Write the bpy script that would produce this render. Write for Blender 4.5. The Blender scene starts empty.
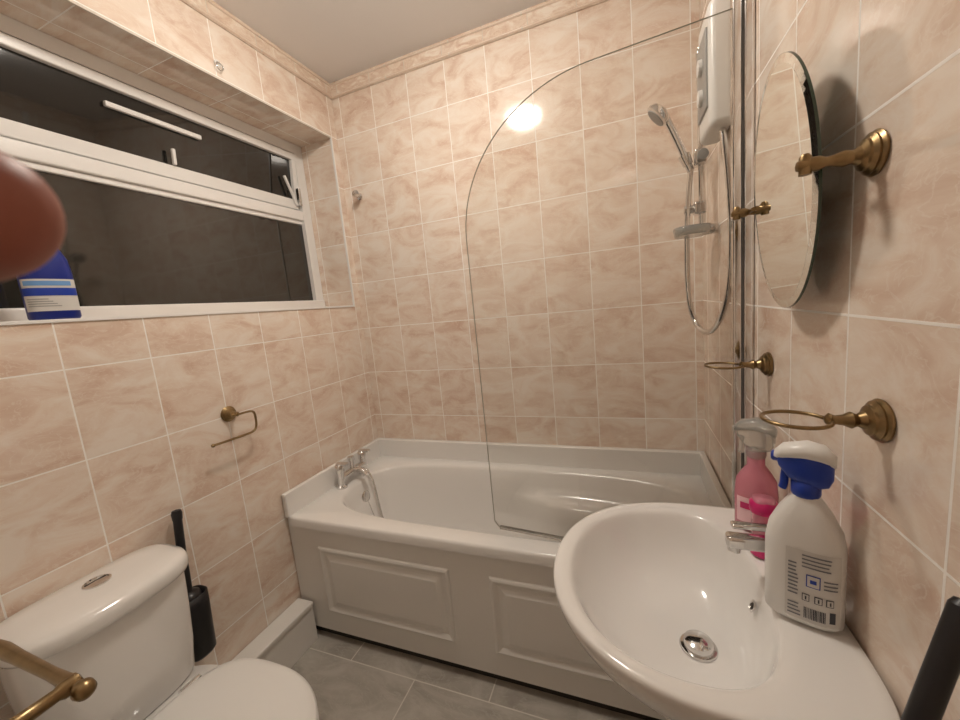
import bpy, bmesh, math, random
from mathutils import Matrix, Vector
W=1.70; ZC=2.60; YF=-2.3; Z0=.80873
sc=bpy.context.scene
col=bpy.context.collection
def lin(r,g,b):
    f=lambda c:(c/255/12.92 if c/255<=.04045 else ((c/255+.055)/1.055)**2.4)
    return (f(r),f(g),f(b),1)
# ---------------------------------------------------------------- materials
def mat(name,c,rough=.4,metal=0,spec=.5,trans=0,coat=0,emis=None,es=0,noise=0,nscale=20):
    m=bpy.data.materials.new(name); m.use_nodes=True; nt=m.node_tree; b=nt.nodes["Principled BSDF"]
    b.inputs["Base Color"].default_value=c; b.inputs["Roughness"].default_value=rough
    b.inputs["Metallic"].default_value=metal; b.inputs["Specular IOR Level"].default_value=spec
    b.inputs["Transmission Weight"].default_value=trans; b.inputs["Coat Weight"].default_value=coat
    if emis: b.inputs["Emission Color"].default_value=emis; b.inputs["Emission Strength"].default_value=es
    if noise:
        tc=nt.nodes.new("ShaderNodeTexCoord"); n=nt.nodes.new("ShaderNodeTexNoise"); n.inputs["Scale"].default_value=nscale
        n.inputs["Detail"].default_value=5
        mx=nt.nodes.new("ShaderNodeMix"); mx.data_type='RGBA'
        mx.inputs[6].default_value=tuple(v*(1-noise) for v in c[:3])+(1,); mx.inputs[7].default_value=tuple(min(1,v*(1+noise)) for v in c[:3])+(1,)
        nt.links.new(tc.outputs["Object"],n.inputs["Vector"]); nt.links.new(n.outputs["Fac"],mx.inputs[0]); nt.links.new(mx.outputs[2],b.inputs["Base Color"])
    return m
def tile_mat(name,sx,sz,light,base,patch,grout,rough=.18,gw=.0018,scale=6,off=0):
    m=bpy.data.materials.new(name); m.use_nodes=True; nt=m.node_tree; N=nt.nodes; L=nt.links; b=N["Principled BSDF"]
    uv=N.new("ShaderNodeUVMap"); br=N.new("ShaderNodeTexBrick"); br.offset=off
    for k,v in (("Scale",1),("Brick Width",sx),("Row Height",sz),("Mortar Size",gw),("Mortar Smooth",.15)): br.inputs[k].default_value=v
    L.new(uv.outputs[0],br.inputs[0])
    dv=N.new("ShaderNodeVectorMath"); dv.operation='DIVIDE'; dv.inputs[1].default_value=(sx,sz,1)
    fl=N.new("ShaderNodeVectorMath"); fl.operation='FLOOR'
    wn=N.new("ShaderNodeTexWhiteNoise"); wn.noise_dimensions='3D'
    L.new(uv.outputs[0],dv.inputs[0]); L.new(dv.outputs[0],fl.inputs[0]); L.new(fl.outputs[0],wn.inputs["Vector"])
    sca=N.new("ShaderNodeVectorMath"); sca.operation='SCALE'; sca.inputs["Scale"].default_value=9
    L.new(wn.outputs["Color"],sca.inputs[0])
    add=N.new("ShaderNodeVectorMath"); add.operation='ADD'; L.new(uv.outputs[0],add.inputs[0]); L.new(sca.outputs[0],add.inputs[1])
    mp=N.new("ShaderNodeMapping"); mp.inputs["Rotation"].default_value=(0,0,.7); mp.inputs["Scale"].default_value=(1,2.0,1); L.new(add.outputs[0],mp.inputs[0])
    n1=N.new("ShaderNodeTexNoise"); n1.inputs["Scale"].default_value=scale; n1.inputs["Detail"].default_value=6; n1.inputs["Roughness"].default_value=.6; n1.inputs["Distortion"].default_value=1.0
    L.new(mp.outputs[0],n1.inputs["Vector"])
    cr=N.new("ShaderNodeValToRGB"); e=cr.color_ramp.elements; e[0].position=.36; e[0].color=light; e[1].position=.72; e[1].color=patch
    x=e.new(.49); x.color=base; L.new(n1.outputs["Fac"],cr.inputs[0])
    n2=N.new("ShaderNodeTexNoise"); n2.inputs["Scale"].default_value=scale*2.2; n2.inputs["Detail"].default_value=8; n2.inputs["Distortion"].default_value=2.0
    L.new(mp.outputs[0],n2.inputs["Vector"])
    r2=N.new("ShaderNodeValToRGB"); e=r2.color_ramp.elements; e[0].position=.475; e[0].color=(0,0,0,1); e[1].position=.525; e[1].color=(0,0,0,1); x=e.new(.5); x.color=(.55,.55,.55,1)
    L.new(n2.outputs["Fac"],r2.inputs[0])
    m1=N.new("ShaderNodeMix"); m1.data_type='RGBA'; m1.inputs[7].default_value=light; L.new(r2.outputs[0],m1.inputs[0]); L.new(cr.outputs[0],m1.inputs[6])
    m2=N.new("ShaderNodeMix"); m2.data_type='RGBA'; m2.inputs[7].default_value=grout; L.new(br.outputs["Fac"],m2.inputs[0]); L.new(m1.outputs[2],m2.inputs[6])
    L.new(m2.outputs[2],b.inputs["Base Color"])
    rr=N.new("ShaderNodeMapRange"); rr.inputs[3].default_value=rough; rr.inputs[4].default_value=.8; L.new(br.outputs["Fac"],rr.inputs[0]); L.new(rr.outputs[0],b.inputs["Roughness"])
    inv=N.new("ShaderNodeMath"); inv.operation='SUBTRACT'; inv.inputs[0].default_value=1; L.new(br.outputs["Fac"],inv.inputs[1])
    bp=N.new("ShaderNodeBump"); bp.inputs["Distance"].default_value=.0012; bp.inputs["Strength"].default_value=.6; L.new(inv.outputs[0],bp.inputs["Height"]); L.new(bp.outputs[0],b.inputs["Normal"])
    return m
TILE=tile_mat("beige_marble_tile",.2033,.2533,lin(240,229,217),lin(233,216,200),lin(212,181,160),lin(252,248,242),rough=.10,gw=.0021)
BORD=tile_mat("border_tile",.2033,.5,lin(240,229,216),lin(228,209,191),lin(202,168,144),lin(214,205,193),scale=14)
FLT=tile_mat("grey_floor_tile",.60,.30,lin(188,183,174),lin(174,168,158),lin(150,144,135),lin(214,209,200),rough=.4,gw=.0025,scale=4,off=.5)
CEIL=mat("ceiling_paint",lin(243,242,242),.9,noise=.02,nscale=3)
PVC=mat("white_upvc",lin(237,236,234),.3)
WHITE=mat("white_acrylic",lin(239,237,234),.18,coat=.3)
CERA=mat("white_ceramic",lin(238,236,233),.10,coat=.5)
PANEL=mat("white_panel",lin(236,233,228),.35)
CHROME=mat("chrome",(.74,.73,.72,1),.10,1)
BRASS=mat("antique_brass",lin(146,124,90),.32,1,noise=.35,nscale=60)
DARK=mat("black_plastic",lin(22,22,26),.4)
SHAD=mat("gap_hole_shade",lin(52,46,42),.7)  # shade of the panel gap and overflow hole, put into the colour
NIGHT=mat("night_window_glass",lin(24,23,21),.04,spec=.8)
FROST=mat("obscured_night_glass",lin(44,42,38),.05,spec=1.0,noise=.2,nscale=150)
MIR=mat("mirror_silver",(.94,.96,.94,1),.0,1)
MEDGE=mat("mirror_edge",lin(60,75,62),.2)
def glass_mat(name,tint,ior=1.45,gl=1.0):
    m=bpy.data.materials.new(name); m.use_nodes=True; nt=m.node_tree; N=nt.nodes; L=nt.links; N.remove(N["Principled BSDF"])
    t=N.new("ShaderNodeBsdfTransparent"); t.inputs[0].default_value=tint; g=N.new("ShaderNodeBsdfGlossy"); g.inputs["Roughness"].default_value=.01
    f=N.new("ShaderNodeFresnel"); f.inputs[0].default_value=ior; mx=N.new("ShaderNodeMixShader")
    L.new(f.outputs[0],mx.inputs[0]); L.new(t.outputs[0],mx.inputs[1]); L.new(g.outputs[0],mx.inputs[2]); L.new(mx.outputs[0],N["Material Output"].inputs[0]); return m
GLASS=glass_mat("clear_glass",(.978,.976,.966,1))
GEDGE=mat("glass_edge",lin(206,206,196),.2)
CLEARP=mat("clear_plastic",lin(238,238,234),.12,trans=.75)
PINKL=mat("pink_translucent_plastic",lin(248,165,185),.15,trans=.5)
MAG=mat("magenta_plastic",lin(205,30,110),.3)
BLUE=mat("blue_plastic",lin(28,62,165),.3)
NAVY=mat("navy_plastic",lin(18,40,130),.3)
WPL=mat("white_plastic",lin(233,232,229),.3)
LAB=mat("label_white",lin(214,212,208),.45)
INK=mat("label_ink",lin(60,62,72),.5)
GREYP=mat("grey_plastic",lin(150,150,148),.35)
SKIN=mat("skin",lin(150,88,72),.5,noise=.12,nscale=90)
NAIL=mat("nail",lin(190,130,112),.3)
# ---------------------------------------------------------------- helpers
def mesh(name,vs,fs,m,smooth=False,mi=None):
    me=bpy.data.meshes.new(name); me.from_pydata([tuple(v) for v in vs],[],fs)
    for k in (m if isinstance(m,(list,tuple)) else [m]): me.materials.append(k)
    if mi:
        for p,i in zip(me.polygons,mi): p.material_index=i
    bm=bmesh.new(); bm.from_mesh(me); bmesh.ops.recalc_face_normals(bm,faces=bm.faces); bm.to_mesh(me); bm.free()
    if smooth:
        for p in me.polygons: p.use_smooth=True
    o=bpy.data.objects.new(name,me); col.objects.link(o); return o
def box(name,lo,hi,m,bev=0,seg=3):
    bm=bmesh.new(); bmesh.ops.create_cube(bm,size=1)
    for v in bm.verts: v.co=Vector([lo[i]+(v.co[i]+.5)*(hi[i]-lo[i]) for i in range(3)])
    if bev: bmesh.ops.bevel(bm,geom=bm.edges[:],offset=bev,segments=seg,profile=.5,affect='EDGES')
    me=bpy.data.meshes.new(name); bm.to_mesh(me); bm.free(); me.materials.append(m)
    if bev:
        for p in me.polygons: p.use_smooth=True
    o=bpy.data.objects.new(name,me); col.objects.link(o)
    if bev:
        w=o.modifiers.new("wn","WEIGHTED_NORMAL")
    return o
def loft(name,rings,m,cap0=True,cap1=True,smooth=True,closed=True,sub=0,mi=None):
    n=len(rings[0]); vs=[v for r in rings for v in r]; fs=[]; 
    for i in range(len(rings)-1):
        for j in range(n if closed else n-1):
            k=(j+1)%n; fs.append((i*n+j,i*n+k,(i+1)*n+k,(i+1)*n+j))
    if cap0: fs.append(tuple(range(n)))
    if cap1: fs.append(tuple((len(rings)-1)*n+j for j in range(n)))
    o=mesh(name,vs,fs,m,smooth)
    if sub:
        s=o.modifiers.new("s","SUBSURF"); s.levels=sub; s.render_levels=sub
    return o
def autosmooth(o,ang=40):
    me=o.data
    bm=bmesh.new(); bm.from_mesh(me)
    for e in bm.edges:
        if len(e.link_faces)==2 and e.calc_face_angle(0)>math.radians(ang): e.smooth=False
    bm.to_mesh(me); bm.free(); return o
def orient(axis):
    return Vector((0,0,1)).rotation_difference(Vector(axis)).to_matrix().to_4x4()
def lathe(name,prof,org,axis,m,seg=32,ang=45):
    M=Matrix.Translation(org)@orient(axis)
    rings=[[M@Vector((max(r,1e-5)*math.cos(2*math.pi*j/seg),max(r,1e-5)*math.sin(2*math.pi*j/seg),z)) for j in range(seg)] for r,z in prof]
    return autosmooth(loft(name,rings,m),ang)
def tube(name,pts,r,m,nurbs=True,cyclic=False,res=6):
    cu=bpy.data.curves.new(name,'CURVE'); cu.dimensions='3D'; cu.bevel_depth=r; cu.bevel_resolution=res; cu.use_fill_caps=True
    sp=cu.splines.new('NURBS' if nurbs else 'POLY'); sp.points.add(len(pts)-1)
    for p,q in zip(sp.points,pts): p.co=(*q,1)
    if nurbs: sp.order_u=min(4,len(pts)); sp.use_endpoint_u=not cyclic; sp.resolution_u=8
    sp.use_cyclic_u=cyclic
    t=bpy.data.objects.new(name+"_c",cu); col.objects.link(t); bpy.context.view_layer.update()
    me=bpy.data.meshes.new_from_object(t.evaluated_get(bpy.context.evaluated_depsgraph_get()))
    bpy.data.objects.remove(t); me.name=name; me.materials.clear(); me.materials.append(m)
    for p in me.polygons: p.use_smooth=True
    o=bpy.data.objects.new(name,me); col.objects.link(o); return o
def circle(c,r,axis,n=24):
    M=Matrix.Translation(c)@orient(axis); return [M@Vector((r*math.cos(2*math.pi*j/n),r*math.sin(2*math.pi*j/n),0)) for j in range(n)]
def sring(cx,cy,z,ax,by,n=2.0,N=96,axb=None,nb=None,base=None):
    """superellipse ring; axb/nb: different semi-axis/exponent for +x half"""
    out=[]; bx,bb=base or (ax,by)
    for j in range(N):
        t=2*math.pi*j/N; dx,dy=math.cos(t)*bx,math.sin(t)*bb
        A=ax; e=n
        if dx>0 and axb: A=axb
        if dx>0 and nb: e=nb
        k=(abs(dx/A)**e+abs(dy/by)**e)**(-1/e); out.append(Vector((cx+dx*k,cy+dy*k,z)))
    return out
def group(name,loc,objs):
    e=bpy.data.objects.new(name,None); e.location=loc; e.empty_display_size=.05; col.objects.link(e)
    for o in objs:
        o.parent=e; o.matrix_parent_inverse=Matrix.Translation(loc).inverted()
    return e
def planes(name,quads,m):
    """quads: (verts, offset u, offset v, axis normal 0/1/2)"""
    vs=[];fs=[];uvs=[]
    for q,ou,ov,ax in quads:
        b=len(vs); vs+=q; fs.append((b,b+1,b+2,b+3))
        for v in q:
            u={0:(v[1],v[2]),1:(v[0],v[2]),2:(v[0],v[1])}[ax]; uvs.append((u[0]-ou,u[1]-ov))
    me=bpy.data.meshes.new(name); me.from_pydata(vs,[],fs); l=me.uv_layers.new(name="UVMap")
    for i,u in enumerate(uvs): l.data[i].uv=u
    me.materials.append(m); o=bpy.data.objects.new(name,me); col.objects.link(o); return o
def yq(y,x0,x1,z0,z1): return [(x0,y,z0),(x1,y,z0),(x1,y,z1),(x0,y,z1)]
def xq(x,y0,y1,z0,z1): return [(x,y0,z0),(x,y1,z0),(x,y1,z1),(x,y0,z1)]
def zq(z,x0,x1,y0,y1): return [(x0,y0,z),(x1,y0,z),(x1,y1,z),(x0,y1,z)]
# ---------------------------------------------------------------- room shell
XO=.24726; LO=-.043; RO=-1.11
SZ=1.447; TZ=2.32; RY=-.05; RL=-1.75; RD=-.25
planes("wall_back",[(yq(0,0,W,0,ZC),XO,Z0,1)],TILE)
planes("wall_right",[(xq(W,YF,0,0,ZC),RO,Z0,0)],TILE)
planes("wall_front",[(yq(YF,0,W,0,ZC),XO,Z0,1)],TILE)
planes("wall_left",[(xq(0,YF,0,0,SZ),LO,Z0,0),(xq(0,YF,0,TZ,ZC),LO,Z0,0),(xq(0,RY,0,SZ,TZ),LO,Z0,0),(xq(0,YF,RL,SZ,TZ),LO,Z0,0),
  (yq(RY,RD,0,SZ,TZ),.03,Z0-.04,1),(yq(RL,RD,0,SZ,TZ),.0,Z0,1),
  (zq(TZ,RD,0,RL,RY),-.14,-.043,2),(zq(SZ,RD,0,RL,RY),0,0,2)],TILE)
planes("floor",[(zq(0,0,W,YF,0),0,-.754,2)],FLT)
planes("ceiling",[(zq(ZC,0,W,YF,0),0,0,2)],CEIL)
bt=ZC-.075
def uvbox(name,lo,hi,ax):
    o=planes(name,[(xq(lo[0],lo[1],hi[1],lo[2],hi[2]),LO,0,0),(xq(hi[0],lo[1],hi[1],lo[2],hi[2]),LO,0,0),(yq(lo[1],lo[0],hi[0],lo[2],hi[2]),XO,0,1),(yq(hi[1],lo[0],hi[0],lo[2],hi[2]),XO,0,1),(zq(lo[2],lo[0],hi[0],lo[1],hi[1]),0,0,2)],BORD); return o
a=uvbox("strip",(0,YF,bt),(.008,0,ZC),0); b1=tube("bead_top",[(.008,YF,ZC-.012),(.008,-.001,ZC-.012)],.006,BORD,False); b2=tube("bead_bottom",[(.008,YF,bt+.008),(.008,-.001,bt+.008)],.006,BORD,False)
group("trim_1",(0,-1,ZC-.04),[a,b1,b2])
a=uvbox("strip",(0,-.008,bt),(W,0,ZC),1); b1=tube("bead_top",[(0,-.008,ZC-.012),(W,-.008,ZC-.012)],.006,BORD,False); b2=tube("bead_bottom",[(0,-.008,bt+.008),(W,-.008,bt+.008)],.006,BORD,False)
group("trim_2",(.8,0,ZC-.04),[a,b1,b2])
a=uvbox("strip",(W-.008,YF,bt),(W,0,ZC),0); b1=tube("bead_top",[(W-.008,YF,ZC-.012),(W-.008,-.001,ZC-.012)],.006,BORD,False)
group("trim_3",(W,-1,ZC-.04),[a,b1])
a=box("bead_side",(-.004,RY-.006,SZ),(.004,RY+.002,TZ),PVC,.001); b1=box("bead_head",(-.004,RL,TZ-.003),(.003,RY,TZ+.005),BORD,.001); b2=box("bead_sill",(-.02,RL,SZ-.006),(.004,RY,SZ+.003),PVC,.001)
group("trim_4",(0,-.9,SZ),[a,b1,b2])
group("pipe_boxing",(.04,-1.2,.09),[box("front_board",(.002,-2.2,0),(.08,-.703,.165),PANEL,.002),box("top_board",(.002,-2.2,.165),(.088,-.703,.183),PANEL,.004)])
# ---------------------------------------------------------------- window
def window():
    P=[]; x0,x1=-.245,-.205
    fw=.055; ya,yb=RL,RY-.002
    P.append(box("frame_head",(x0,ya,TZ-.05),(x1,yb,TZ-.001),PVC))
    P.append(box("frame_sill",(x0,ya,SZ),(x1+.01,yb,SZ+.05),PVC,.006))
    P.append(box("frame_jamb_right",(x0,yb-fw,SZ+.05),(x1,yb,TZ-.05),PVC))
    P.append(box("frame_jamb_left",(x0,ya,SZ+.05),(x1,ya+fw,TZ-.05),PVC))
    P.append(box("transom",(x0,ya+fw,1.925),(x1,yb-fw,1.975),PVC,.006))
    P.append(box("lower_bead",(x0,ya+fw,1.905),(x1-.012,yb-fw,1.925),PVC,.004))
    P.append(box("lower_pane",(-.232,ya+fw,SZ+.05),(-.228,yb-fw,1.925),FROST))
    P.append(box("night_backing",(-.30,ya,1.925),(-.295,yb,TZ),NIGHT))
    M=Matrix.Translation((-.225,0,TZ-.05))@Matrix.Rotation(math.radians(5),4,'Y')@Matrix.Translation((.225,0,-(TZ-.05)))
    q=[box("fanlight_rail_top",(-.235,ya+fw,TZ-.085),(-.20,yb-fw,TZ-.052),PVC,.005),
       box("fanlight_rail_bottom",(-.235,ya+fw,1.985),(-.20,yb-fw,2.035),PVC,.005),
       box("fanlight_stile_right",(-.235,yb-fw-.025,1.985),(-.201,yb-fw,TZ-.055),PVC,.003),
       box("fanlight_stile_left",(-.235,ya+fw,1.985),(-.201,ya+fw+.04,TZ-.055),PVC,.003),
       box("fanlight_pane",(-.224,ya+fw,2.0),(-.220,yb-fw,TZ-.06),NIGHT),
       box("trickle_vent",(-.218,-.92,2.170),(-.202,-.60,2.188),PVC,.004),
       box("window_handle",(-.20,-.735,2.035),(-.185,-.722,2.095),PVC,.005)]
    for o in q: o.data.transform(M)
    P+=q
    st=box("friction_stay",(-.006,-.006,-.075),(.006,.006,.075),PVC,.003); st.data.transform(Matrix.Translation((-.212,yb-fw-.055,2.07))@Matrix.Rotation(math.radians(24),4,'X')); P.append(st)
    P.append(box("stay_block",(-.215,yb-fw-.02,2.0),(-.195,yb-fw-.004,2.09),CHROME,.003))
    return group("window_1",(-.22,-.9,1.9),P)
window()
# ---------------------------------------------------------------- bathtub
def bathtub():
    P=[]; cx,cy=.85,-.3525; bs=(.845,.3475); N=160
    def ss(x,a,b): t=min(1,max(0,(x-a)/(b-a))); return t*t*(3-2*t)
    def R(z,c,d,ax,by,n,k=0):
        r=sring(c,d,z,ax,by,n,N,base=bs)
        if k:
            for v in r:
                s=ss(v.x,.80,1.15)*(1-.6*ss(v.x,1.25,1.6)); v.y=d+(v.y-d)*(1-k*s)
        return r
    rings=[R(.525,cx,cy,.845,.3475,60),R(.555,cx,cy,.845,.3475,60),R(.563,cx,cy,.842,.3445,60),R(.566,cx,cy,.836,.3385,50),
     R(.566,.868,-.357,.762,.272,3.6),R(.563,.868,-.357,.755,.266,3.6),R(.552,.868,-.357,.748,.260,3.5),R(.50,.865,-.357,.738,.250,3.4),
     R(.465,.863,-.357,.728,.245,3.3,.05),R(.452,.862,-.357,.722,.243,3.3,.20),R(.445,.861,-.357,.718,.241,3.3,.30),R(.430,.860,-.357,.712,.239,3.3,.36),
     R(.38,.855,-.357,.69,.230,3.2,.38),R(.28,.835,-.357,.64,.205,3.0,.30),R(.20,.81,-.357,.58,.17,3,.2),R(.165,.79,-.357,.50,.125,3,.1),R(.155,.77,-.357,.25,.06,2.5)]
    P.append(autosmooth(loft("tub",rings,WHITE,cap0=False),60))
    P.append(box("upstand_back",(.003,-.033,.560),(1.697,-.003,.668),WHITE,.005))
    P.append(box("upstand_left",(.003,-.70,.560),(.026,-.02,.668),WHITE,.005))
    P.append(box("upstand_right",(1.674,-.70,.560),(1.697,-.02,.668),WHITE,.005))
    P.append(box("front_panel",(.003,-.690,.045),(1.697,-.672,.53),PANEL,.004))
    P.append(box("plinth",(.01,-.665,.0),(1.69,-.655,.05),SHAD))  # set-back strip; its dark colour carries the shade of the gap
    def field(name,x0,x1,z0,z1):
        def rr(i,y): return [Vector((x0+i,y,z0+i)),Vector((x1-i,y,z0+i)),Vector((x1-i,y,z1-i)),Vector((x0+i,y,z1-i))]
        return loft(name,[rr(0,-.690),rr(.004,-.696),rr(.012,-.698),rr(.020,-.695),rr(.030,-.690),rr(.040,-.6908),rr(.058,-.697)],PANEL,False,True,smooth=False)
    P.append(field("raised_field_left",.155,.765,.14,.445)); P.append(field("raised_field_right",.92,1.53,.14,.445))
    P.append(lathe("overflow",[(0,0),(.030,0),(.032,.004),(.026,.009),(.012,.010),(0,.010)],(.128,-.33,.475),(1,0,.12),CHROME))
    P.append(lathe("waste",[(0,0),(.035,0),(.035,.004),(.02,.007),(0,.007)],(.62,-.357,.153),(0,0,1),CHROME))
    P.append(tube("plug_chain",[(.135,-.33,.47),(.16,-.33,.40),(.20,-.34,.27),(.26,-.35,.20)],.002,CHROME))
    return group("bathtub",(.85,-.35,.3),P)
bathtub()
def bath_tap():
    P=[]
    for i,y in enumerate((-.42,-.25)):
        P.append(lathe("pillar_%d"%(i+1),[(0,0),(.026,0),(.026,.008),(.017,.014),(.017,.075),(.021,.08),(.021,.115),(.016,.12),(0,.12)],(.075,y,.566),(0,0,1),CHROME))
        P.append(box("lever_%d"%(i+1),(.062,y-.012,.683),(.125,y+.012,.695),CHROME,.004))
    P.append(tube("bridge",[(.075,-.42,.615),(.075,-.25,.615)],.019,CHROME,False))
    P.append(tube("spout",[(.075,-.335,.615),(.115,-.335,.630),(.14,-.335,.625),(.155,-.335,.600)],.014,CHROME))
    P.append(lathe("hose_outlet",[(0,0),(.012,0),(.012,.04),(.016,.045),(.016,.065),(0,.067)],(.075,-.335,.625),(0,0,1),CHROME))
    P.append(tube("hose",[(.09,-.30,.60),(.12,-.285,.620),(.16,-.29,.56),(.185,-.31,.45),(.22,-.33,.32),(.27,-.34,.24)],.0055,CHROME))
    return group("bath_mixer_tap",(.075,-.335,.566),P)
bath_tap()
# ---------------------------------------------------------------- shower screen
def screen():
    P=[]; x0,x1=.915,1.664; z0,z1=.574,2.0; r=.42; pts=[(x1,z0),(x1,z1)]
    for i in range(25):
        t=math.pi/2+math.pi/2*i/24; pts.append((x0+r+r*math.cos(t),z1-.40+.40*math.sin(t)))
    pts.append((x0+.005,z0+.02)); pts.append((x0+.02,z0))
    n=len(pts); vs=[(x,-.657,z) for x,z in pts]+[(x,-.663,z) for x,z in pts]
    fs=[tuple(range(n)),tuple(range(n,2*n))]+[(i,(i+1)%n,n+(i+1)%n,n+i) for i in range(n)]
    a=mesh("glass_pane",vs,fs,[GLASS,GEDGE],mi=[0,0]+[1]*n)
    b=box("seal",(.94,-.666,.568),(1.66,-.654,.577),CLEARP)
    M=Matrix.Translation((1.666,-.66,0))@Matrix.Rotation(math.radians(-5.5),4,'Z')@Matrix.Translation((-1.666,.66,0))
    for o in (a,b): o.data.transform(M); P.append(o)
    P.append(box("hinge_profile",(1.657,-.674,.572),(1.675,-.646,2.03),CHROME,.004))
    P.append(box("wall_profile",(1.679,-.680,.670),(1.699,-.640,2.03),CHROME,.003))
    P.append(box("profile_web",(1.674,-.666,.69),(1.681,-.654,2.02),GREYP))
    return group("shower_screen",(1.3,-.66,1.2),P)
screen()
# ---------------------------------------------------------------- electric shower
def shower():
    P=[]
    P.append(box("heater_unit",(1.636,-.525,1.80),(1.698,-.355,2.12),WPL,.020,5))
    P.append(box("control_panel",(1.631,-.505,1.86),(1.638,-.375,2.06),GREYP,.003))
    for z in (1.91,1.99): P.append(lathe("dial",[(0,0),(.022,0),(.021,.010),(0,.012)],(1.632,-.44,z),(-1,0,0),WPL))
    rx,ry=1.652,-.29
    P.append(tube("riser_rail",[(rx,ry,1.545),(rx,ry,2.115)],.0095,CHROME,False))
    for z in (1.56,2.10):
        P.append(lathe("rail_bracket",[(0,0),(.017,0),(.017,.05),(.012,.056),(0,.056)],(1.698,ry,z),(-1,0,0),CHROME))
    P.append(box("slider",(rx-.022,ry-.022,1.765),(rx+.016,ry+.02,1.815),CHROME,.007))
    P.append(lathe("slider_cone",[(0,0),(.015,0),(.019,.035),(0,.035)],(1.615,ry,1.775),(-.35,0,.94),CHROME))
    P.append(lathe("slider_knob",[(0,0),(.016,0),(.016,.022),(0,.024)],(rx,ry-.02,1.79),(0,-1,0),GREYP))
    P.append(tube("handset_handle",[(1.622,ry,1.755),(1.60,ry,1.82),(1.575,ry,1.885),(1.552,ry,1.935)],.0115,CHROME))
    P.append(lathe("handset_head",[(0,.018),(.015,.016),(.036,.006),(.042,-.006),(.042,-.014),(.036,-.018),(0,-.018)],(1.535,ry,1.955),(.75,0,.66),CHROME))
    P.append(lathe("handset_face",[(0,0),(.034,0),(.032,.003),(0,.004)],(1.535-.0135,ry,1.955-.0119),(-.75,0,-.66),GREYP))
    P.append(tube("hose",[(1.622,ry,1.757),(1.618,ry,1.72),(1.606,ry-.01,1.60),(1.603,ry-.01,1.44),(1.605,ry-.03,1.30),(1.625,ry-.08,1.23),(1.652,ry-.16,1.22),(1.674,ry-.235,1.31),(1.682,ry-.27,1.45),(1.682,ry-.25,1.62),(1.672,ry-.20,1.81)],.0085,CHROME))
    P.append(box("lower_clip",(rx-.026,ry-.022,1.612),(rx+.016,ry+.02,1.652),CHROME,.008))
    P.append(lathe("clip_knob",[(0,0),(.014,0),(.014,.03),(0,.032)],(rx-.022,ry,1.632),(-1,0,0),CHROME))
    dish=[sring(1.62,ry-.01,z,a,b,3,40) for z,a,b in ((1.545,.03,.045),(1.545,.05,.062),(1.572,.055,.068),(1.572,.052,.065),(1.549,.047,.059),(1.549,.02,.03))]
    P.append(loft("soap_dish",dish,CLEARP)); 
    P.append(box("cable_cover",(1.683,-.36,2.11),(1.698,-.335,2.52),WPL,.004))
    return group("electric_shower",(1.66,-.4,1.8),P)
shower()
# ---------------------------------------------------------------- brass fittings
def rose(name,org,axis,s=1):
    return lathe(name,[(0,0),(.030*s,0),(.031*s,.003*s),(.027*s,.006*s),(.028*s,.009*s),(.022*s,.013*s),(.021*s,.016*s),(.013*s,.020*s),(.009*s,.027*s),(0,.028*s)],org,axis,BRASS,40,30)
def mirror():
    cy,cz=-.990,1.525
    P=[]; M=Matrix.Translation((1.655,cy,cz))@Matrix.Rotation(math.radians(-2.6),4,'Y')
    def ring(x,a,b): return [M@Vector((x,a*math.cos(t),b*math.sin(t))) for t in [2*math.pi*j/96 for j in range(96)]]
    P.append(loft("mirror_glass",[ring(-.0028,.125,.188),ring(-.003,.126,.189)],MIR,True,False,smooth=False))
    P.append(loft("bevel",[ring(-.003,.1255,.1885),ring(-.001,.139,.200)],MIR,False,False,smooth=False))
    P.append(loft("backing",[ring(-.001,.1392,.2002),ring(.003,.1392,.2002)],MEDGE,False,True,smooth=False))
    for i,y in enumerate((-1.162,-.830)):
        P.append(rose("rose_%d"%(i+1),(1.699,y,cz-.007),(-1,0,0),.88))
        P.append(lathe("arm_%d"%(i+1),[(0,0),(.007,0),(.010,.012),(.007,.022),(.006,.030),(.009,.036),(.009,.044),(.007,.049),(.008,.052),(.006,.060),(0,.062)],(1.679,y,cz-.007),(-1,0,0),BRASS))
        s=1 if i==0 else -1
        P.append(lathe("pivot_%d"%(i+1),[(0,0),(.007,0),(.007,.022),(.004,.026),(0,.026)],(1.628,y,cz-.019),(0,0,1),BRASS))
        P.append(lathe("pin_%d"%(i+1),[(0,0),(.004,0),(.004,.03),(0,.03)],(1.650,y,cz-.007),(0,s,0),BRASS))
    return group("pivot_mirror",(1.66,cy,cz),P)
mirror()
def tumbler(y):
    z=1.188; P=[rose("rose",(1.699,y,z),(-1,0,0),.9)]
    P.append(lathe("arm",[(0,0),(.007,0),(.011,.008),(.007,.016),(.006,.024),(.009,.030),(.005,.034),(0,.035)],(1.676,y,z),(-1,0,0),BRASS))
    P.append(tube("ring",circle((1.610,y,z),.037,(0.03,0,1),32),.0026,BRASS,True,True))
    return group("tumbler_holder",(1.66,y,z),P)
tumbler(-1.20); tumbler(-.79)
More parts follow.
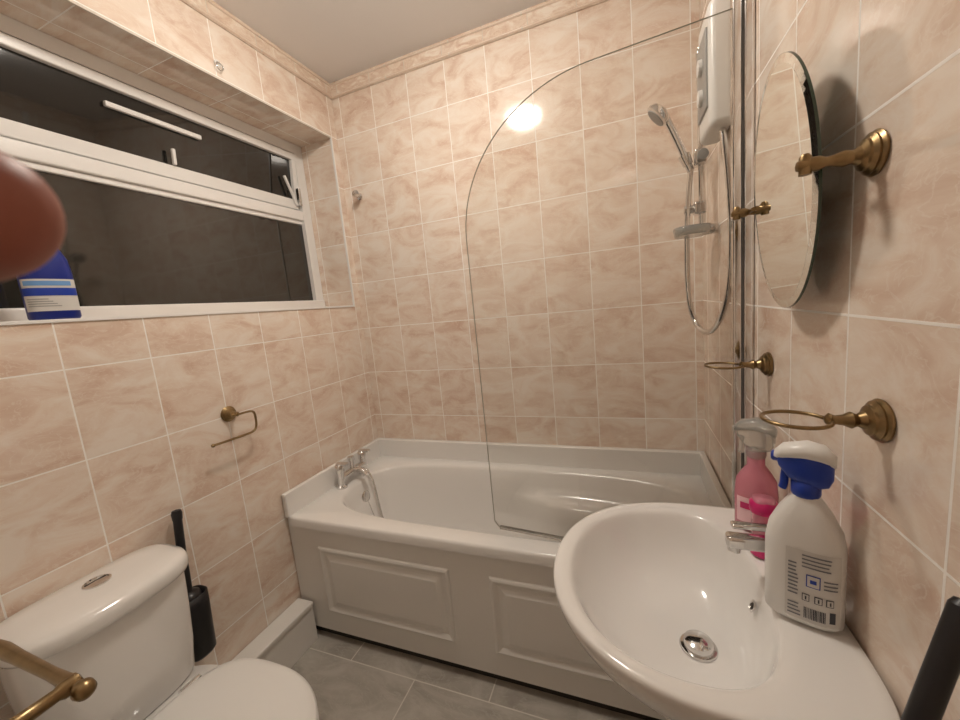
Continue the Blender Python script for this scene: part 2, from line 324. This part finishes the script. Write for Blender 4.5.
def roll_holder():
    P=[rose("rose",(.001,-.854,1.07),(1,0,0),.95)]
    P.append(lathe("arm",[(0,0),(.008,0),(.011,.008),(.007,.016),(.009,.028),(.006,.034),(0,.035)],(.022,-.854,1.07),(1,0,0),BRASS))
    P.append(tube("wire",[(.048,-.875,1.068),(.050,-.854,1.068),(.050,-.83,1.068),(.050,-.795,1.066),(.050,-.785,1.055),(.050,-.785,1.03),(.050,-.787,1.00),(.050,-.800,.985),(.050,-.83,.984),(.050,-.90,.986),(.050,-.955,.988)],.0042,BRASS))
    P.append(lathe("end_knob",[(0,0),(.005,.001),(.007,.006),(.005,.011),(0,.012)],(.050,-.953,.988),(0,-1,0),BRASS))
    return group("toilet_roll_holder",(.03,-.854,1.05),P)
roll_holder()
group("wall_hook",(.096,-.02,2.018),[lathe("rose",[(0,0),(.017,0),(.017,.006),(.010,.009),(0,.009)],(.096,-.001,2.018),(0,-1,0),CHROME),
  lathe("stem",[(0,0),(.010,0),(.010,.035),(.017,.037),(.018,.055),(0,.057)],(.096,-.008,2.018),(0.35,-1,0),CHROME)])
group("cup_hook",(.01,-.645,2.37),[lathe("plate",[(0,0),(.012,0),(.012,.004),(0,.005)],(.001,-.645,2.375),(1,0,0),WPL),
  tube("ring",circle((.012,-.645,2.362),.014,(1,0,0),16),.0022,CHROME,True,True)])
# ---------------------------------------------------------------- toilet
def toilet():
    P=[]; cy=-1.345
    body=[sring(.112,cy,z,a,b,4.5,96,axb=a*1.05,nb=3) for z,a,b in ((.40,.080,.145),(.41,.086,.152),(.50,.094,.162),(.60,.100,.168),(.715,.104,.172),(.722,.103,.171))]
    P.append(loft("cistern",body,CERA))
    lid=[sring(.117,cy,z,a,b,4.2,96,axb=a*1.08,nb=2.7) for z,a,b in ((.715,.104,.172),(.718,.112,.182),(.728,.115,.186),(.745,.115,.186),(.757,.110,.181),(.764,.095,.165),(.768,.06,.12),(.769,.02,.03))]
    P.append(loft("cistern_lid",lid,CERA))
    P.append(lathe("flush_button",[(0,0),(.028,0),(.028,.004),(.024,.006),(.023,.003),(0,.004)],(.105,cy+.005,.768),(0,0,1),CHROME))
    P.append(box("button_split",(.095,cy-.018,.7715),(.0965,cy+.028,.7727),DARK))
    def D(z,s,c=.466): return sring(c,cy,z,.208*s,.191*s,3.2,96,axb=.244*s,nb=2.1)
    pan=[sring(.33,cy,0,.24,.105,3,96,axb=.22,nb=2.4),sring(.33,cy,.02,.238,.103,3,96,axb=.218,nb=2.4),sring(.33,cy,.15,.225,.095,3,96,axb=.20,nb=2.3),
         sring(.34,cy,.24,.235,.110,3,96,axb=.24,nb=2.2),sring(.36,cy,.32,.26,.150,3,96,axb=.28,nb=2.1),sring(.38,cy,.375,.28,.172,3,96,axb=.312,nb=2.1),sring(.38,cy,.398,.28,.174,3,96,axb=.314,nb=2.1),sring(.38,cy,.402,.276,.170,3,96,axb=.310,nb=2.1)]
    P.append(loft("pan",pan,CERA))
    P.append(loft("seat",[D(.404,.98),D(.407,1.0),D(.418,1.0),D(.422,.985)],WPL))
    P.append(loft("seat_lid",[D(.424,.985),D(.427,1.0),D(.436,1.0),D(.443,.975),D(.449,.90),D(.453,.7),D(.455,.3)],WPL))
    for s in (-1,1): P.append(tube("hinge",[(.258,cy+s*.075-.025,.432),(.258,cy+s*.075+.025,.432)],.011,CHROME,False))
    return group("toilet",(.35,cy,.3),P)
toilet()
def brush():
    x,y=.052,-1.125; P=[]
    P.append(loft("holder",[sring(x,y,z,a,b,3,32) for z,a,b in ((.335,.030,.032),(.345,.036,.040),(.50,.040,.046),(.545,.040,.047),(.545,.036,.043),(.50,.034,.040))],DARK))
    P.append(box("wall_plate",(.002,y-.025,.43),(.02,y+.025,.56),DARK,.004))
    P.append(lathe("brush_cap",[(0,0),(.034,0),(.030,.012),(.010,.022),(0,.022)],(x,y,.54),(0,0,1),DARK))
    P.append(tube("handle",[(x,y,.55),(x-.006,y+.01,.70),(x-.014,y+.022,.80)],.0125,DARK,False))
    P.append(lathe("handle_end",[(0,0),(.0135,0),(.0150,.02),(.012,.03),(0,.033)],(x-.014,y+.022,.795),(-.1,.1,1),DARK))
    return group("toilet_brush",(x,y,.5),P)
brush()
# ---------------------------------------------------------------- basin
def basin():
    P=[]; cy=-1.08; N=96
    def O(z,s=1,dx=0): return sring(1.52+dx,cy,z,.275*s,.262*s,2.15,N,axb=.177 if s>.9 else .177*s+.0,nb=6,base=(.2,.24))
    def I(z,s,dx=0): return sring(1.478+dx,cy,z,.192*s,.216*s,2.15,N,axb=.132*s,nb=2.5,base=(.2,.24))
    rings=[O(.62,.38,.05),O(.68,.55,.03),O(.745,.80,.01),O(.795,.94),O(.828,.99),O(.842,1.0),O(.850,.992),O(.853,.975),
      I(.851,1.05),I(.846,1.015),I(.834,.985),I(.80,.93,.004),I(.76,.83,.010),I(.728,.68,.018),I(.708,.47,.024),I(.698,.22,.03),I(.696,.10,.03)]
    P.append(loft("bowl",rings,CERA,sub=1))
    P.append(loft("pedestal",[sring(1.60,cy,z,a,b,2.4,64) for z,a,b in ((0,.095,.12),(.02,.093,.118),(.10,.080,.095),(.35,.070,.08),(.55,.078,.09),(.68,.09,.12))],CERA))
    P.append(lathe("waste_plug",[(0,0),(.031,0),(.033,.002),(.031,.005),(.026,.0055),(.026,.009),(.024,.016),(.015,.021),(0,.022)],(1.508,cy,.6965),(0,0,1),CHROME,40,30))
    P.append(lathe("overflow_ring",[(0,0),(.010,0),(.011,.002),(.0075,.003),(.006,.001),(0,.001)],(1.598,cy+.01,.795),(-.93,0,.36),CHROME))
    P.append(lathe("overflow_hole_shade",[(0,0),(.0055,0),(.0055,.0015),(0,.0016)],(1.5965,cy+.01,.7958),(-.93,0,.36),SHAD))  # solid dark disc, the hole's inner shade painted as colour
    return group("pedestal_basin",(1.5,cy,.8),P)
basin()
def basin_tap():
    x,y,z=1.645,-1.062,.852; P=[]
    P.append(lathe("body",[(0,0),(.024,0),(.024,.006),(.020,.010),(.019,.074),(.021,.080),(0,.082)],(x,y,z),(0,0,1),CHROME))
    P.append(box("spout",(x-.088,y-.013,z+.052),(x,y+.013,z+.076),CHROME,.007))
    P.append(lathe("aerator",[(0,0),(.0105,0),(.0105,.010),(0,.011)],(x-.074,y,z+.055),(-.1,0,-1),CHROME))
    P.append(lathe("lever_cap",[(0,0),(.021,0),(.021,.012),(.016,.018),(0,.019)],(x,y,z+.080),(-.1,0,1),CHROME))
    P.append(box("lever",(x-.080,y-.009,z+.090),(x,y+.009,z+.099),CHROME,.004))
    return group("basin_mixer_tap",(x,y,z),P)
basin_tap()
# ---------------------------------------------------------------- bottles
def xf(objs,M):
    for o in objs: o.data.transform(M); o.data.update()
def spray_head(mh,mt,nz=.225,s=1):
    P=[]
    P.append(lathe("collar",[(0,0),(.0165,0),(.018,.004),(.018,.020),(.014,.024),(0,.024)],(0,0,nz-.028),(0,0,1),mt))
    rr=[]
    for x,hz,lz,w in ((-.034,.040,.026,.007),(-.032,.043,.020,.010),(-.020,.048,.004,.015),(0,.052,-.006,.0175),(.016,.050,-.006,.0175),(.026,.044,-.002,.014),(.031,.030,.010,.006)):
        rr.append([Vector((x,w*math.copysign(abs(math.sin(t))**.7,math.sin(t)),nz-.008+(hz+lz)/2+(hz-lz)/2*math.copysign(abs(math.cos(t))**.7,math.cos(t)))) for t in [2*math.pi*j/24 for j in range(24)]])
    P.append(loft("head",rr,mt))
    rr=[]
    for x,z0,z1,w in ((-.038,.030,.044,.008),(-.028,.032,.056,.0155),(0,.036,.064,.0195),(.020,.034,.060,.0185),(.033,.028,.046,.010)):
        rr.append([Vector((x,w*math.sin(t),nz-.008+(z0+z1)/2+(z1-z0)/2*math.cos(t))) for t in [2*math.pi*j/24 for j in range(24)]])
    P.append(loft("head_shroud",rr,mh))
    P.append(tube("trigger",[(-.022,0,nz+.014),(-.027,0,nz-.002),(-.024,0,nz-.014),(-.028,0,nz-.024)],.0055,mt))
    P.append(lathe("nozzle",[(0,0),(.008,0),(.008,.008),(.006,.010),(0,.010)],(-.032,0,nz+.026),(-1,0,0),mt))
    return P
def bottle_sec(z,a,b,n=3): return sring(0,0,z,a,b,n,64)
def patch(name,prof,t0,t1,z0,z1,m,off=.0006,n=3):
    """decal following the bottle side between angles t0,t1 (deg)"""
    def ab(z):
        for (za,a,b),(zb,c,d) in zip(prof,prof[1:]):
            if za<=z<=zb: k=(z-za)/(zb-za); return a+(c-a)*k,b+(d-b)*k
        return prof[-1][1:]
    nz=8; nt=14; vs=[];fs=[]
    for i in range(nz+1):
        z=z0+(z1-z0)*i/nz; a,b=ab(z); a+=off;b+=off
        for j in range(nt+1):
            t=math.radians(t0+(t1-t0)*j/nt); dx,dy=math.cos(t)*a,math.sin(t)*b; k=(abs(dx/a)**n+abs(dy/b)**n)**(-1/n); vs.append((dx*k,dy*k,z))
    for i in range(nz):
        for j in range(nt): q=i*(nt+1)+j; fs.append((q,q+1,q+nt+2,q+nt+1))
    return mesh(name,vs,fs,m,True)
def white_spray():
    prof=[(0,.043,.026),(.006,.048,.031),(.12,.048,.031),(.145,.044,.029),(.170,.033,.025),(.190,.021,.019),(.198,.015,.015),(.212,.0145,.0145)]
    P=[loft("bottle",[bottle_sec(z,a,b) for z,a,b in prof],WPL)]
    P+=spray_head(WPL,BLUE,.226)
    P.append(patch("label",prof,-112,-38,.010,.124,LAB))
    o=.0012; random.seed(4)
    TX=mat("label_text",lin(112,114,122),.5)
    for i in range(9): P.append(patch("text_line_%d"%i,prof,-108,-94-random.random()*4,.050+.0062*i,.0526+.0062*i,TX,o))
    for i in range(4): P.append(patch("text_line_b%d"%i,prof,-90,-52-random.random()*8,.098+.006*i,.1002+.006*i,TX,o))
    for i in range(4): P.append(patch("text_line_c%d"%i,prof,-108,-90-random.random()*4,.016+.006*i,.0182+.006*i,TX,o))
    for i in range(14):
        t=-86+i*2.0; P.append(patch("barcode_%d"%i,prof,t,t+random.choice((.7,1.1,1.4)),.016,.034,INK,o))
    for j,(t,z) in enumerate(((-84,.050),(-68,.050),(-54,.050))):
        P.append(patch("hazard_%d"%j,prof,t-5,t+5,z-.006,z+.006,INK,o)); P.append(patch("hazard_in_%d"%j,prof,t-3.8,t+3.8,z-.0047,z+.0047,LAB,o*1.4))
        P.append(patch("hazard_mark_%d"%j,prof,t-1,t+1,z-.003,z+.003,INK,o*1.8))
    P.append(patch("badge",prof,-84,-66,.068,.088,BLUE,o)); P.append(patch("badge_in",prof,-82.5,-67.5,.0695,.0865,LAB,o*1.4)); P.append(patch("badge_mark",prof,-79,-71,.075,.081,BLUE,o*1.8))
    for i in range(3): P.append(patch("text_line_d%d"%i,prof,-62,-44,.070+.006*i,.0722+.006*i,TX,o))
    P.append(patch("warning_strip",prof,-54,-46,.018,.036,INK,o))
    loc=(1.645,-1.140,.8545)
    xf(P,Matrix.Translation(loc)@Matrix.Rotation(math.radians(-24),4,'Z'))
    return group("spray_bottle",loc,P)
white_spray()
def pink_spray():
    prof=[(0,.034,.022),(.006,.038,.026),(.08,.038,.026),(.11,.035,.026),(.126,.026,.022),(.143,.015,.015),(.170,.0145,.0145)]
    P=[loft("bottle",[bottle_sec(z,a,b,2.6) for z,a,b in prof],PINKL)]
    P+=spray_head(CLEARP,CLEARP,.188)
    P.append(patch("label",prof,-130,-40,.02,.075,mat("pink_label",lin(244,205,212),.4)))
    P.append(patch("label_band",prof,-120,-60,.05,.064,MAG,.0012))
    loc=(1.645,-.905,.8545)
    xf(P,Matrix.Translation(loc)@Matrix.Rotation(math.radians(-30),4,'Z'))
    return group("pink_spray_bottle",loc,P)
pink_spray()
def soap():  # small hand-soap bottle with magenta cap and base
    P=[loft("bottle",[sring(0,0,z,a,b,2.6,48) for z,a,b in ((.012,.019,.019),(.10,.019,.019),(.112,.018,.018))],PINKL),
       lathe("base_cap",[(0,0),(.022,0),(.023,.004),(.023,.020),(.020,.024),(0,.024)],(0,0,0),(0,0,1),MAG),
       lathe("cap",[(0,0),(.022,0),(.023,.004),(.023,.018),(.018,.024),(0,.024)],(0,0,.086),(0,0,1),MAG)]
    loc=(1.634,-.993,.8545); xf(P,Matrix.Translation(loc)); return group("soap_bottle",loc,P)
soap()
def bleach():
    prof=[(0,.030,.045),(.006,.033,.049),(.12,.033,.050),(.16,.031,.046),(.19,.024,.034),(.215,.017,.020),(.225,.0155,.0155)]
    P=[loft("bottle",[sring(0,0,z,a,b,3,64) for z,a,b in prof],NAVY),
       lathe("cap",[(0,0),(.019,0),(.019,.03),(.015,.035),(0,.035)],(0,0,.222),(0,0,1),WPL)]
    P.append(patch("label",prof,-75,60,.022,.105,LAB)); P.append(patch("label_blue",prof,-72,56,.062,.082,BLUE,.0012))
    for i in range(4): P.append(patch("label_text_%d"%i,prof,-60,10-8*i,.034+.006*i,.036+.006*i,GREYP,.0012))
    P.append(patch("label_top",prof,-60,40,.088,.100,mat("label_lightblue",lin(110,160,215),.4),.0012))
    loc=(-.034,-1.240,SZ+.0035); xf(P,Matrix.Translation(loc)@Matrix.Rotation(math.radians(-8),4,'Z')); return group("bleach_bottle",loc,P)
bleach()
# ---------------------------------------------------------------- door, handle, broom
group("door_1",(.45,-1.71,1),[box("leaf",(.09,-1.735,.01),(.86,-1.695,2.0),PANEL,.003)])
def handle():
    y=-1.632; z=1.0; P=[]
    P.append(box("back_plate",(.782,-1.694,.90),(.830,-1.690,1.06),BRASS,.0015))
    P.append(lathe("stem",[(0,0),(.013,0),(.013,.006),(.008,.012),(.007,.046),(.0095,.050),(.0095,.064),(0,.066)],(.804,-1.691,z),(0,1,0),BRASS))
    P.append(lathe("bar",[(0,0),(.0075,0),(.009,.01),(.0075,.02),(.0065,.05),(.0075,.13),(.009,.17),(.007,.20),(0,.202)],(.810,y,z),(-1,0,0),BRASS))
    P.append(lathe("ball_end",[(0,0),(.006,.001),(.005,.006),(.008,.009),(.0105,.015),(.0095,.022),(.005,.027),(0,.028)],(.810,y,z),(1,0,0),BRASS))
    return group("door_handle",(.81,y,z),P)
handle()
def broom():
    a=Vector((1.255,-1.685,.05)); b=Vector((1.687,-1.360,1.058)); d=(b-a).normalized()
    P=[tube("pole",[a,b],.0105,DARK,False),lathe("pole_end",[(0,0),(.0105,0),(.008,.006),(0,.008)],b,d,DARK)]
    P.append(box("head",(1.135,-1.725,.045),(1.375,-1.645,.075),DARK,.008)); P.append(box("bristles",(1.145,-1.715,.0),(1.365,-1.655,.047),GREYP,.004))
    return group("broom",(1.255,-1.685,.1),P)
broom()
# ---------------------------------------------------------------- photographer's hand (fingertip reaches into view)
def hand():
    X=Vector((.92,.36,.06)).normalized(); Z=Vector((-.36,.92,-.14)); Z=(Z-X*Z.dot(X)).normalized(); Y=Z.cross(X)
    if Y.z>0: Y=-Y
    tip=Vector((1.3182,-1.7782,1.3990))
    V=[];E=[];Rd=[]
    def v(x,y,z,r): V.append(tip+X*x+Y*y+Z*z); Rd.append(r); return len(V)-1
    wr=v(-.175,.040,-.035,.026); fa=v(-.26,.075,-.075,.033); fb=v(-.36,.12,-.12,.038); E+=[(wr,fa),(fa,fb)]
    pc=v(-.130,.034,-.018,.024); E.append((wr,pc))
    spec=[
      [(-.092,.002,.0,.0125)],
      [(-.082,.024,.0,.0125),(-.050,.026,.012,.0098),(-.048,.028,-.014,.0090),(-.062,.029,-.024,.0080)],
      [(-.086,.045,-.003,.0120),(-.058,.048,.008,.0094),(-.056,.050,-.016,.0086),(-.069,.051,-.025,.0078)],
      [(-.094,.064,-.007,.0105),(-.071,.068,.001,.0082),(-.069,.070,-.016,.0075),(-.080,.071,-.024,.0068)]]
    for ch in spec:
        prev=pc
        for q in ch:
            k=v(*q); E.append((prev,k)); prev=k
    t1=v(-.135,.004,-.034,.0155); t2=v(-.105,-.012,-.046,.0115); t3=v(-.080,-.014,-.050,.0095); t4=v(-.066,-.014,-.050,.0085); E+=[(pc,t1),(t1,t2),(t2,t3),(t3,t4)]
    me=bpy.data.meshes.new("palm_and_fingers"); me.from_pydata([tuple(q) for q in V],E,[])
    o=bpy.data.objects.new("palm_and_fingers",me); col.objects.link(o)
    s=o.modifiers.new("skin","SKIN"); s.use_smooth_shade=True
    for i,sv in enumerate(me.skin_vertices[0].data): sv.radius=(Rd[i],Rd[i]); sv.use_root=(i==0)
    u=o.modifiers.new("sub","SUBSURF"); u.levels=2; u.render_levels=2
    bpy.context.view_layer.update()
    nm=bpy.data.meshes.new_from_object(o.evaluated_get(bpy.context.evaluated_depsgraph_get()))
    o.modifiers.clear(); o.data=nm
    rings=[]
    prof=[(-.112,.0115),(-.092,.0125),(-.080,.0118),(-.062,.0106),(-.048,.0110),(-.036,.0101),(-.024,.0099),(-.012,.0101),(-.004,.0100)]
    prof+=[(-.004+.0100*math.sin(t),.0100*math.cos(t)) for t in [math.pi/2*k/8 for k in range(1,8)]]+[(.00599,.0004)]
    for x,r in prof:
        zz=.004*math.sin(math.pi*min(1,max(0,-x/.085)))
        rings.append([tip+X*x+Y*(r*math.cos(t))+Z*(zz+r*.92*math.sin(t)) for t in [2*math.pi*j/32 for j in range(32)]])
    f=loft("idx",rings,SKIN)
    bm=bmesh.new(); bm.from_mesh(nm); bm.from_mesh(f.data); bm.to_mesh(nm); bm.free(); bpy.data.objects.remove(f)
    nm.materials.clear(); nm.materials.append(SKIN)
    for q in nm.polygons: q.material_index=0
    rm=o.modifiers.new("remesh","REMESH"); rm.mode='VOXEL'; rm.voxel_size=.0015; rm.use_smooth_shade=True
    sm=o.modifiers.new("smooth","SMOOTH"); sm.factor=.5; sm.iterations=6
    bpy.context.view_layer.update()
    nm2=bpy.data.meshes.new_from_object(o.evaluated_get(bpy.context.evaluated_depsgraph_get()))
    o.modifiers.clear(); o.data=nm2; nm2.materials.clear(); nm2.materials.append(SKIN)
    for q in nm2.polygons: q.use_smooth=True; q.material_index=0
    c=tip+Z*.0084+X*-.008
    nail=[]
    for s_,dz in ((1,0),(.9,.0008),(.4,.0012)):
        nail.append([c+X*(.0065*s_*math.cos(t))+Y*(.0052*s_*math.sin(t))+Z*(dz-.0010*abs(math.sin(t))) for t in [2*math.pi*j/24 for j in range(24)]])
    n=loft("nail",nail,NAIL)
    return group("hand",tuple(tip),[o,n])
hand()
# ---------------------------------------------------------------- light
GLOW=mat("lamp_glow",(1,1,1,1),.5,emis=(1.0,.91,.80,1),es=104)
group("ceiling_lamp",(.83,-.85,2.57),[lathe("base",[(0,0),(.110,0),(.110,.015),(0,.016)],(.83,-.85,2.599),(0,0,-1),WPL),
  lathe("diffuser",[(.103,0),(.103,.025),(.088,.045),(.05,.058),(0,.062)],(.83,-.85,2.584),(0,0,-1),GLOW)])
w=bpy.data.worlds.new("w"); sc.world=w; w.use_nodes=True; w.node_tree.nodes["Background"].inputs[0].default_value=(.02,.02,.025,1)
sc.view_settings.view_transform='Standard'; sc.view_settings.exposure=0.0
# ---------------------------------------------------------------- camera
yaw,p,r=.37350,.13895,.09569
F=Vector((-math.sin(yaw)*math.cos(p),math.cos(yaw)*math.cos(p),-math.sin(p))); R=Vector((math.cos(yaw),math.sin(yaw),0)); U=R.cross(F)
c,s=math.cos(r),math.sin(r); Rr=R*c-U*s; Ur=R*s+U*c
cam=bpy.data.cameras.new("camera"); cam.lens=382.1/960*36; cam.sensor_width=36; cam.clip_start=.01
cam.dof.use_dof=True; cam.dof.focus_distance=1.2; cam.dof.aperture_fstop=14
co=bpy.data.objects.new("camera",cam); col.objects.link(co)
co.matrix_world=Matrix(((Rr[0],Ur[0],-F[0],1.40409),(Rr[1],Ur[1],-F[1],-1.80909),(Rr[2],Ur[2],-F[2],1.37774),(0,0,0,1)))
sc.camera=co
